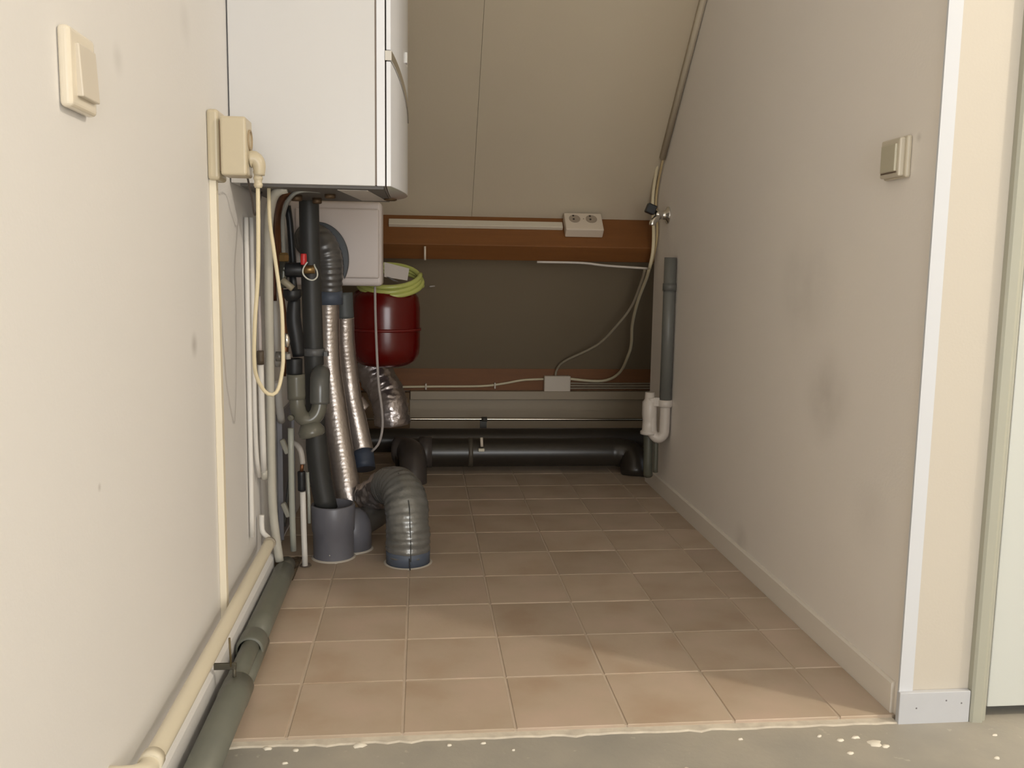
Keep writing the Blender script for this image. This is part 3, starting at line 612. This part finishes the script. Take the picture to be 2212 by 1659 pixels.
# safety valve group
vg = thing('safety_valve', (-0.3211, 2.3500, 0.7981), 'black safety valve with red knob and brass nut', 'valve')
MB().lathe((-0.3426, 2.3200, 0.8428), (0, 0, -1), [(0, .010), (.006, .013), (.020, .013), (.024, .009), (.04, .009)], 6, smooth=False).build('brass_nut', M_BRASS, vg)
MB().tube([(-0.3429, 2.3200, 0.8209), (-0.3463, 2.3200, 0.7549)], .0105, 14, .02, smoothpath=False).tube([(-0.3512, 2.3200, 0.8035), (-0.3329, 2.3200, 0.8038)], .0125, 14, .02, smoothpath=False).build('valve_body', mat('valve_grey', (.09, .09, .075), .35, .6), vg)
MB().tube([(-0.3387, 2.3200, 0.8002), (-0.2952, 2.3200, 0.8009)], .0185, 20, .03, smoothpath=False).build('valve_bonnet', M_BLACK, vg, .002)
MB().tube([(-0.2914, 2.3000, 0.8135), (-0.2910, 2.3000, 0.8410)], .0, 16, .002, smoothpath=False, rfun=lambda d, t: .0070+.001*math.sin(t*PI)).build('red_knob', M_REDK, vg)['label'] = 'red knob'
MB().tube([(-0.2940, 2.3100, 0.8009), (-0.2654, 2.3100, 0.8025)], .0110, 6, .01, smoothpath=False).build('brass_stub', M_BRASS, vg)
MB().tube([(-0.3231, 2.3300, 0.7900), (-0.3192, 2.3300, 0.7481)], .0085, 14, .02, smoothpath=False).build('valve_stem', M_BLACK, vg)
MB().tube([(-0.3467, 2.3100, 0.7759), (-0.3198, 2.3100, 0.7532)], .0085, 12, .01, smoothpath=False).build('relief_nozzle', mat('beige_nozzle', (.32, .28, .2), .4), vg)
cable('wire_loop', [(-0.2810, 2.2900, 0.8205), (-0.2907, 2.2850, 0.8044), (-0.2909, 2.2850, 0.7907), (-0.2809, 2.2850, 0.7794), (-0.2674, 2.2850, 0.7761), (-0.2571, 2.2850, 0.7843), (-0.2569, 2.2850, 0.7980), (-0.2630, 2.2900, 0.8094), (-0.2646, 2.2950, 0.8151)], .0019, mat('white_wire', (.66, .66, .58), .4),
      'white wire loop hanging at the brass end of the valve', 'wire', n=8, step=.003)
tn = thing('tundish', (-0.3290, 2.3600, 0.5294), 'black tundish funnel and hose emptying into the olive trap', 'funnel')
MB().tube([(-0.3277, 2.3500, 0.7510), (-0.3270, 2.3500, 0.7216)], .0, 20, .004, smoothpath=False, rfun=lambda d, t: .023 if t < .6 else .023-.008*(t-.6)/.4).build('funnel_cap', M_BLACK, tn)
MB().tube([(-0.3250, 2.3700, 0.7268), (-0.3281, 2.3700, 0.6731), (-0.3218, 2.3700, 0.6251), (-0.3166, 2.3700, 0.5768)], .0, 18, .01, rfun=lambda d, t: .015+.004*math.sin(t*PI)).build('funnel_hose', M_BLACK, tn)
MB().tube([(-0.3259, 2.3600, 0.5729), (-0.3266, 2.3600, 0.5318)], .0205, 20, .01, smoothpath=False).build('funnel_cup', M_BLACK, tn, .002)
cv = thing('chrome_valve', (-0.3446, 2.3400, 0.6213), 'small chrome stop valve in front of the black hose', 'valve')
MB().tube([(-0.3417, 2.3300, 0.6398), (-0.3388, 2.3300, 0.6043)], .0, 14, .003, smoothpath=False, rfun=lambda d, t: .004+.005*math.sin(t*PI)).build('valve_knob', M_CHROME, cv)
MB().tube([(-0.3580, 2.3400, 0.5819), (-0.3371, 2.3400, 0.5820)], .0095, 12, .02, smoothpath=False).tube([(-0.3729, 2.3600, 0.5775), (-0.3541, 2.3600, 0.5776)], .013, 12, .02, smoothpath=False).build('valve_body', mat('valve_dull', (.30, .28, .25), .35, .5), cv)
MB().tube([(-0.3350, 2.3100, 0.5896), (-0.3340, 2.3100, 0.5754)], .0065, 12, .004, smoothpath=False).build('valve_cap', mat('cap_grey', (.36, .34, .31), .4), cv)

# grey waste pipe and olive trap
wp2 = thing('waste_pipe', (-0.2767, 2.4600, 0.2743), 'tall grey plastic waste pipe descending from below the boiler', 'pipe')
MB().tube([(-0.2945, 2.4500, 1.0077), (-0.2938, 2.4500, 0.8775), (-0.2915, 2.4500, 0.7800), (-0.2885, 2.4500, 0.6317), (-0.2865, 2.4600, 0.4925), (-0.2876, 2.4700, 0.4016), (-0.2853, 2.4750, 0.3232), (-0.2769, 2.4800, 0.2306), (-0.2602, 2.4800, 0.1380)], .0, 22, .03,
          rfun=lambda d, t: .0262 if t < .72 else .0262+.004*min(1, (t-.72)*12)).build('pipe', M_PVC, wp2)
MB().tube([(-0.2866, 2.4500, 0.5918), (-0.2868, 2.4500, 0.5718)], .0285, 22, .01, smoothpath=False).build('pipe_clip', mat('clip_pvc', (.13, .13, .13), .4), wp2)
x, y, z = (-0.2540, 2.4300, 0.5776); box('clip_screw', (x-.004, y, z-.006), (x+.006, y+.03, z+.006), mat('clip_pvc', (0, 0, 0)), wp2)
ot = thing('olive_trap', (-0.2996, 2.4000, 0.3568), 'olive plastic U-bend trap in front of the waste pipe', 'trap')
MB().tube([(-0.3230, 2.3600, 0.5318), (-0.3217, 2.3600, 0.4662)], .0, 22, .01, smoothpath=False, rfun=lambda d, t: .0232).build('trap_inlet', M_OLIVE, ot)
MB().tube([(-0.3215, 2.3600, 0.4747), (-0.3196, 2.3600, 0.4442), (-0.3129, 2.3700, 0.4205), (-0.2946, 2.3750, 0.4073), (-0.2758, 2.3800, 0.4189), (-0.2665, 2.3850, 0.4428), (-0.2654, 2.3900, 0.4768)], .0200, 22, .006).build('u_bend', M_OLIVE, ot)
MB().tube([(-0.2652, 2.3850, 0.4503), (-0.2651, 2.3900, 0.5014), (-0.2659, 2.4100, 0.5213), (-0.2690, 2.4500, 0.5241)], .0255, 22, .006).build('trap_outlet', mat('outlet_grey', (.125, .125, .115), .22), ot)
MB().lathe((-0.2923, 2.3750, 0.4024), (.22, 0, -.97), [(0, .022), (.010, .028), (.022, .0345), (.034, .0340), (.038, .030)], 24).build('cleanout_cap', M_OLIVE, ot)
MB().lathe((-0.3340, 2.3500, 0.4190), (-.2, -1, 0), [(0, .008), (.01, .008), (.012, .005)], 12).build('plug', M_OLIVE, ot)

# drain on the floor
dn = thing('floor_drain', (-.24, 2.48, 0), 'wide dark grey drain socket standing on the tiles with side elbow', 'drain')
MB().lathe((-.243, 2.483, -.001), (0, 0, 1), [(0, .0560), (.075, .0565), (.080, .0590), (.150, .0610), (.154, .0590), (.154, .0540), (.120, .0530)], 36, cap=False).build('drain_socket', M_PVCDRAIN, dn)
MB().lathe((-.243, 2.483, .118), (0, 0, 1), [(0, .053), (.006, .053)], 36).build('drain_insert', M_PVC, dn)
MB().lathe((-.195, 2.555, -.001), (0, 0, 1), [(0, .0540), (.060, .0540), (.085, .050), (.105, .040), (.118, .024), (.122, .008)], 32).build('side_elbow', M_PVCDRAIN, dn)
MB().tube([(-.19, 2.56, .065), (-.13, 2.66, .075), (-.11, 2.75, .08)], .040, 24, .02).build('branch', mat('branch_pvc', (.07, .066, .06), .4), dn)
MB().lathe((-.243, 2.483, -.001), (0, 0, 1), [(0, .0625), (.003, .0605), (.005, .0565)], 36, cap=False).lathe((-.195, 2.555, -.001), (0, 0, 1), [(0, .060), (.003, .058), (.005, .054)], 36, cap=False).build('sealant_ring', M_SEAL, dn)
MB().lathe((-0.2459, 2.4007, 0.0300), (0, -1, 0), [(0, .0018), (.002, .001)], 8).build('paint_speck', M_SPLASH, dn)

# galvanised rail with clips and pipes near the floor
rl = thing('wall_rail', (-.402, 2.60, .02), 'bluish galvanised mounting plate with white clips low on the left wall', 'rail')
MB().box((XL+.001, 2.58, .02), (-.402, 2.83, .39)).box((-.404, 2.58, .02), (-.394, 2.585, .39)).box((-.404, 2.825, .02), (-.394, 2.83, .39)).build('rail', M_STRUT, rl, .001)
MB().obox((-.398, 2.70, .12), (0, .75, .66), (1, 0, 0), (0, -.66, .75), .10, .003, .012).build('brace', mat('brace_grey', (.20, .21, .21), .4, .5), rl, .001)
for z in (.30, .115):
    MB().obox((-.385, 2.565, z), (.93, 0, .36), (0, 1, 0), (-.36, 0, .93), .007, .010, .022).build('white_clip', mat('clip_white', (.62, .60, .50), .4), rl, .004)
cable('wall_pipe', [(-0.3383, 2.3600, 0.3891), (-0.3385, 2.3600, 0.2965), (-0.3381, 2.3600, 0.1715), (-0.3363, 2.3600, 0.0576)], .0078, M_PIPEG, 'pale green-grey pipe standing right of the galvanised plate', 'pipe', n=14, step=.05)
wq = thing('valve_pipe', (-0.3141, 2.4000, 0.0094), 'white pipe with a black valve rising from the floor beside the drain', 'pipe')
MB().tube([(-0.3104, 2.3900, 0.0062), (-0.3140, 2.4000, 0.1090), (-0.3150, 2.4000, 0.2089)], .0078, 14, .05, smoothpath=False).build('lower_pipe', M_PIPEW, wq)
MB().tube([(-0.3174, 2.4000, 0.2115), (-0.3179, 2.4000, 0.2649)], .0105, 14, .01, smoothpath=False).build('black_valve', M_BLACK, wq, .002)
MB().tube([(-0.3179, 2.4000, 0.2623), (-0.3151, 2.4000, 0.2876)], .0050, 12, .01, smoothpath=False).build('copper_stub', M_COPPER, wq)
MB().tube([(-0.3139, 2.4000, 0.2851), (-0.3160, 2.4000, 0.3066), (-0.3206, 2.4000, 0.3255), (-0.3315, 2.4100, 0.3361), (-0.3450, 2.4200, 0.3393)], .0075, 14, .005).build('upper_bend', mat('dull_white_pipe', (.5, .46, .42), .4), wq)
MB().tube([(-0.3040, 2.4400, 0.1102), (-0.3041, 2.4400, 0.2014), (-0.3071, 2.4400, 0.2531)], .0045, 12, .05, smoothpath=False).build('side_pipe', M_PIPEG, wq)
MB().lathe((-0.3116, 2.4083, 0.0000), (0, 0, 1), [(0, .016), (.004, .014), (.007, .009)], 16).build('floor_rose', mat('rose_brown', (.12, .09, .07), .5), wq)

# ================================================================ WHITE BOX, VESSEL, HOSE
wb = thing('control_box', (-.25, 2.95, .745), 'white rounded plastic box below the boiler', 'box')
box('box_body', (XL+.004, 2.86, .752), (-.121, 2.965, 1.012), M_BOX, wb, .012, 4)
box('box_lid', (-.385, 2.848, .776), (-.130, 2.864, .990), M_BOX, wb, .006, 3)
cable('cable', [(-0.1440, 2.8700, 0.7492), (-0.1414, 2.8400, 0.6634), (-0.1357, 2.8000, 0.5507), (-0.1294, 2.7800, 0.4520), (-0.1198, 2.7800, 0.3723), (-0.1185, 2.7800, 0.3139), (-0.1301, 2.7800, 0.2656), (-0.1522, 2.7900, 0.2387)], .0040, M_GREYCABLE,
      'grey cable hanging down from the white box past the red vessel', 'cable', n=10, step=.01)
ev = thing('expansion_vessel', (-.12, 3.12, .475), 'red steel expansion vessel hanging behind the white box', 'vessel')
MB().lathe((-.122, 3.12, .472), (0, 0, 1), [(0, .012), (.001, .06), (.008, .085), (.022, .104), (.045, .116), (.070, .1190), (.095, .1195), (.123, .1195), (.125, .1195)], 48, cap=True).build('lower_shell', M_RED, ev)
MB().lathe((-.122, 3.12, .597), (0, 0, 1), [(0, .1195), (0, .1235), (.008, .1235), (.008, .1195)], 48, cap=False).build('seam_band', mat('vessel_seam', (.16, .01, .008), .3), ev)
MB().lathe((-.122, 3.12, .605), (0, 0, 1), [(0, .1195), (.002, .1195), (.070, .1195), (.105, .114), (.125, .100), (.137, .075), (.141, .03), (.1415, .01)], 48, cap=True).build('upper_shell', M_RED, ev)
hs = thing('hose_coil', (-.11, 3.08, .76), 'lime green hose coil with a paper tag on the red vessel', 'hose')
pts = []
Ntu = 3
for i in range(Ntu*24+1):
    a = i*2*PI/24; k = i/24
    rr = .110+.003*math.sin(i*.35)-.002*k
    cx, cy, cz = -.106, 3.105, .762+.006*k-.012
    # the coil leans forward over the shoulder of the vessel
    lx, ly = rr*math.cos(a), rr*.95*math.sin(a)
    pts.append((cx+lx, cy+ly*.80, cz+ly*.42+.007*k))
MB().tube(pts, .0085, 12, .012, smoothpath=False).build('coil', M_HOSE, hs)
a, b, c_, d = (-0.1195, 2.9850, 0.8285), (-0.0383, 2.9850, 0.8087), (-0.0442, 2.9750, 0.7695), (-0.1192, 2.9750, 0.7805)
MB().prism([a, b, c_, d], (0, .0015, 0)).build('paper_tag', M_PAPER, hs)['label'] = 'white paper tag'
MB().prism([(-0.1131, 2.9720, 0.7821), (-0.1011, 2.9720, 0.7793), (-0.0712, 2.9720, 0.7647), (-0.0892, 2.9720, 0.7674)], (0, .0006, 0)).build('tag_print', mat('tag_ink', (.08, .07, .06), .6), hs)

# ================================================================ DUCTS
def corr(r, amp, pitch):
    return lambda d, t: r*(1+amp*math.cos(2*PI*d/pitch))
# rubber ring and grey flexible bend leaving the white box
g1 = thing('flexible_duct', (-0.2133, 2.6800, 0.1191), 'nearer silver flexible duct beside the grey waste pipe, hung from a grey bend', 'duct')
MB().tube([(-0.3415, 2.8360, 0.8886), (-0.3178, 2.8000, 0.8907), (-0.2927, 2.7700, 0.8710), (-0.2771, 2.7600, 0.8325), (-0.2737, 2.7620, 0.7843), (-0.2750, 2.7700, 0.7327)], .0, 28, .003,
          rfun=lambda d, t: (.050-.013*min(1, t*1.05))*(1+.03*math.cos(2*PI*d/.017))).build('grey_bend', M_FLEXG, g1)
MB().tube([(-0.2750, 2.7700, 0.7383), (-0.2740, 2.7700, 0.6964)], .0385, 26, .02, smoothpath=False).build('blue_collar', M_BLUE, g1)
MB().tube([(-0.2795, 2.7700, 0.7005), (-0.2815, 2.7800, 0.6085), (-0.2784, 2.7800, 0.5090), (-0.2685, 2.7700, 0.4243), (-0.2550, 2.7500, 0.3268), (-0.2352, 2.7200, 0.2175), (-0.2230, 2.7000, 0.1501), (-0.2142, 2.6900, 0.1036)], .0, 28, .0022,
          rfun=lambda d, t: (.0325+.0075*t)*(1+.0045*math.cos(2*PI*d/.013)+.004*math.cos(d*190+2*math.sin(d*31))+.025*math.sin(d*23))).build('silver_hose', M_ALU, g1)
rg = MB()
rs = []
for i in range(33):
    a = -.55+i/32*2.6
    r0, r1 = .070, .092
    wd = math.sin(max(0, min(1, i/32))*PI)**.4
    ctr = Vector((-0.3113, 2.8100, 0.8325))
    def pt(rad, y): return (ctr.x+rad*math.cos(a), ctr.y+y, ctr.z+rad*1.22*math.sin(a))
    rin = r1-(r1-r0)*wd
    rs.append([pt(rin, -.012), pt(r1, -.012), pt(r1, .006), pt(rin, .006)])
rg.rings(rs, True, False).build('rubber_ring', M_RING, g1, .002)
g2 = thing('flexible_duct', (-0.1851, 2.9000, 0.2164), 'farther silver flexible duct in front of the red vessel', 'duct')
MB().tube([(-0.2411, 2.8600, 0.7308), (-0.2375, 2.8600, 0.6498)], .0285, 22, .01, smoothpath=False).build('grey_collar', mat('collar_grey', (.10, .11, .11), .5), g2)
MB().tube([(-0.2375, 2.8600, 0.6541), (-0.2376, 2.8700, 0.5732), (-0.2304, 2.8800, 0.4837), (-0.2194, 2.8800, 0.3942), (-0.2053, 2.8800, 0.3191), (-0.1932, 2.8700, 0.2604), (-0.1826, 2.8600, 0.2170)], .0, 26, .0025,
          rfun=lambda d, t: (.0285+.006*t)*(1+.004*math.cos(2*PI*d/.013)+.004*math.cos(d*170+2*math.sin(d*27))+.02*math.sin(d*19))).build('silver_hose', M_ALU, g2)
MB().tube([(-0.1840, 2.8600, 0.2261), (-0.1766, 2.8300, 0.1722)], .034, 24, .02, smoothpath=False).build('blue_collar', mat('blue_collar', (.05, .065, .10), .5), g2)
MB().tube([(-0.2033, 2.9000, 0.3793), (-0.1768, 2.9000, 0.3551)], .0, 18, .004, rfun=lambda d, t: .026*(1-.3*t)).build('foil_flap', M_FOIL, g2)
# crumpled foil elbow and taped bend into the floor
g3 = thing('taped_duct', (-.034, 2.425, 0), 'large grey taped duct bending down into the tiled floor', 'duct')
CW = [(-.155, 2.66, .120), (-.125, 2.625, .150), (-.095, 2.58, .178), (-.062, 2.52, .188), (-.042, 2.465, .160), (-.036, 2.437, .110), (-.034, 2.427, .06), (-.034, 2.425, .020)]
MB().tube(CW[2:], .0, 34, .003, rfun=lambda d, t: (.0600-.006*(1-min(1, t*3)))*(1+.016*math.cos(2*PI*d/.0165+.5*math.sin(d*37))+.008*math.sin(d*61)), wob=.003, crk=.05, fq=32).build('taped_bend', M_TAPE, g3)
seamp = []
for (x, y, z), (ox, oy, oz) in zip(CW[3:], ((.0, -.035, .050), (.008, -.055, .024), (.008, -.0605, .006), (.008, -.0605, 0), (.008, -.0605, 0))):
    seamp.append((x+ox, y+oy, z+oz))
MB().tube(seamp, .0016, 6, .006).build('tape_seam', mat('seam_dark', (.05, .05, .045), .6), g3)
MB().lathe((-.034, 2.425, -.001), (0, 0, 1), [(0, .0600), (.036, .0610), (.038, .0585)], 36).build('blue_tape', M_BLUE, g3)
MB().tube([(-0.0274, 2.3539, 0.0000), (-.030, 2.362, .03)], .0015, 6, .01, smoothpath=False).build('tape_tail', M_BLACK, g3)
MB().lathe((-.034, 2.425, -.001), (0, 0, 1), [(0, .069), (.002, .066), (.003, .061)], 36, cap=False).build('sealant_ring', M_SEAL, g3)
MB().tube(CW[:4], .0, 36, .004, rfun=lambda d, t: .050, wob=.01, crk=.16, fq=50).build('foil_collar', M_FOIL, g3)
# insulated foil duct below the vessel
g4 = tag(MB().tube([(-0.1869, 3.3000, 0.4709), (-0.1576, 3.2800, 0.4137), (-0.1232, 3.2500, 0.3582), (-0.1057, 3.2200, 0.3034), (-0.1008, 3.2200, 0.2527)], .0, 44, .004,
        rfun=lambda d, t: .063+.001*math.sin(d*110), wob=.006, crk=.075, fq=75).build('insulated_duct', M_FOIL), 'fat crumpled foil duct below the red vessel', 'duct')
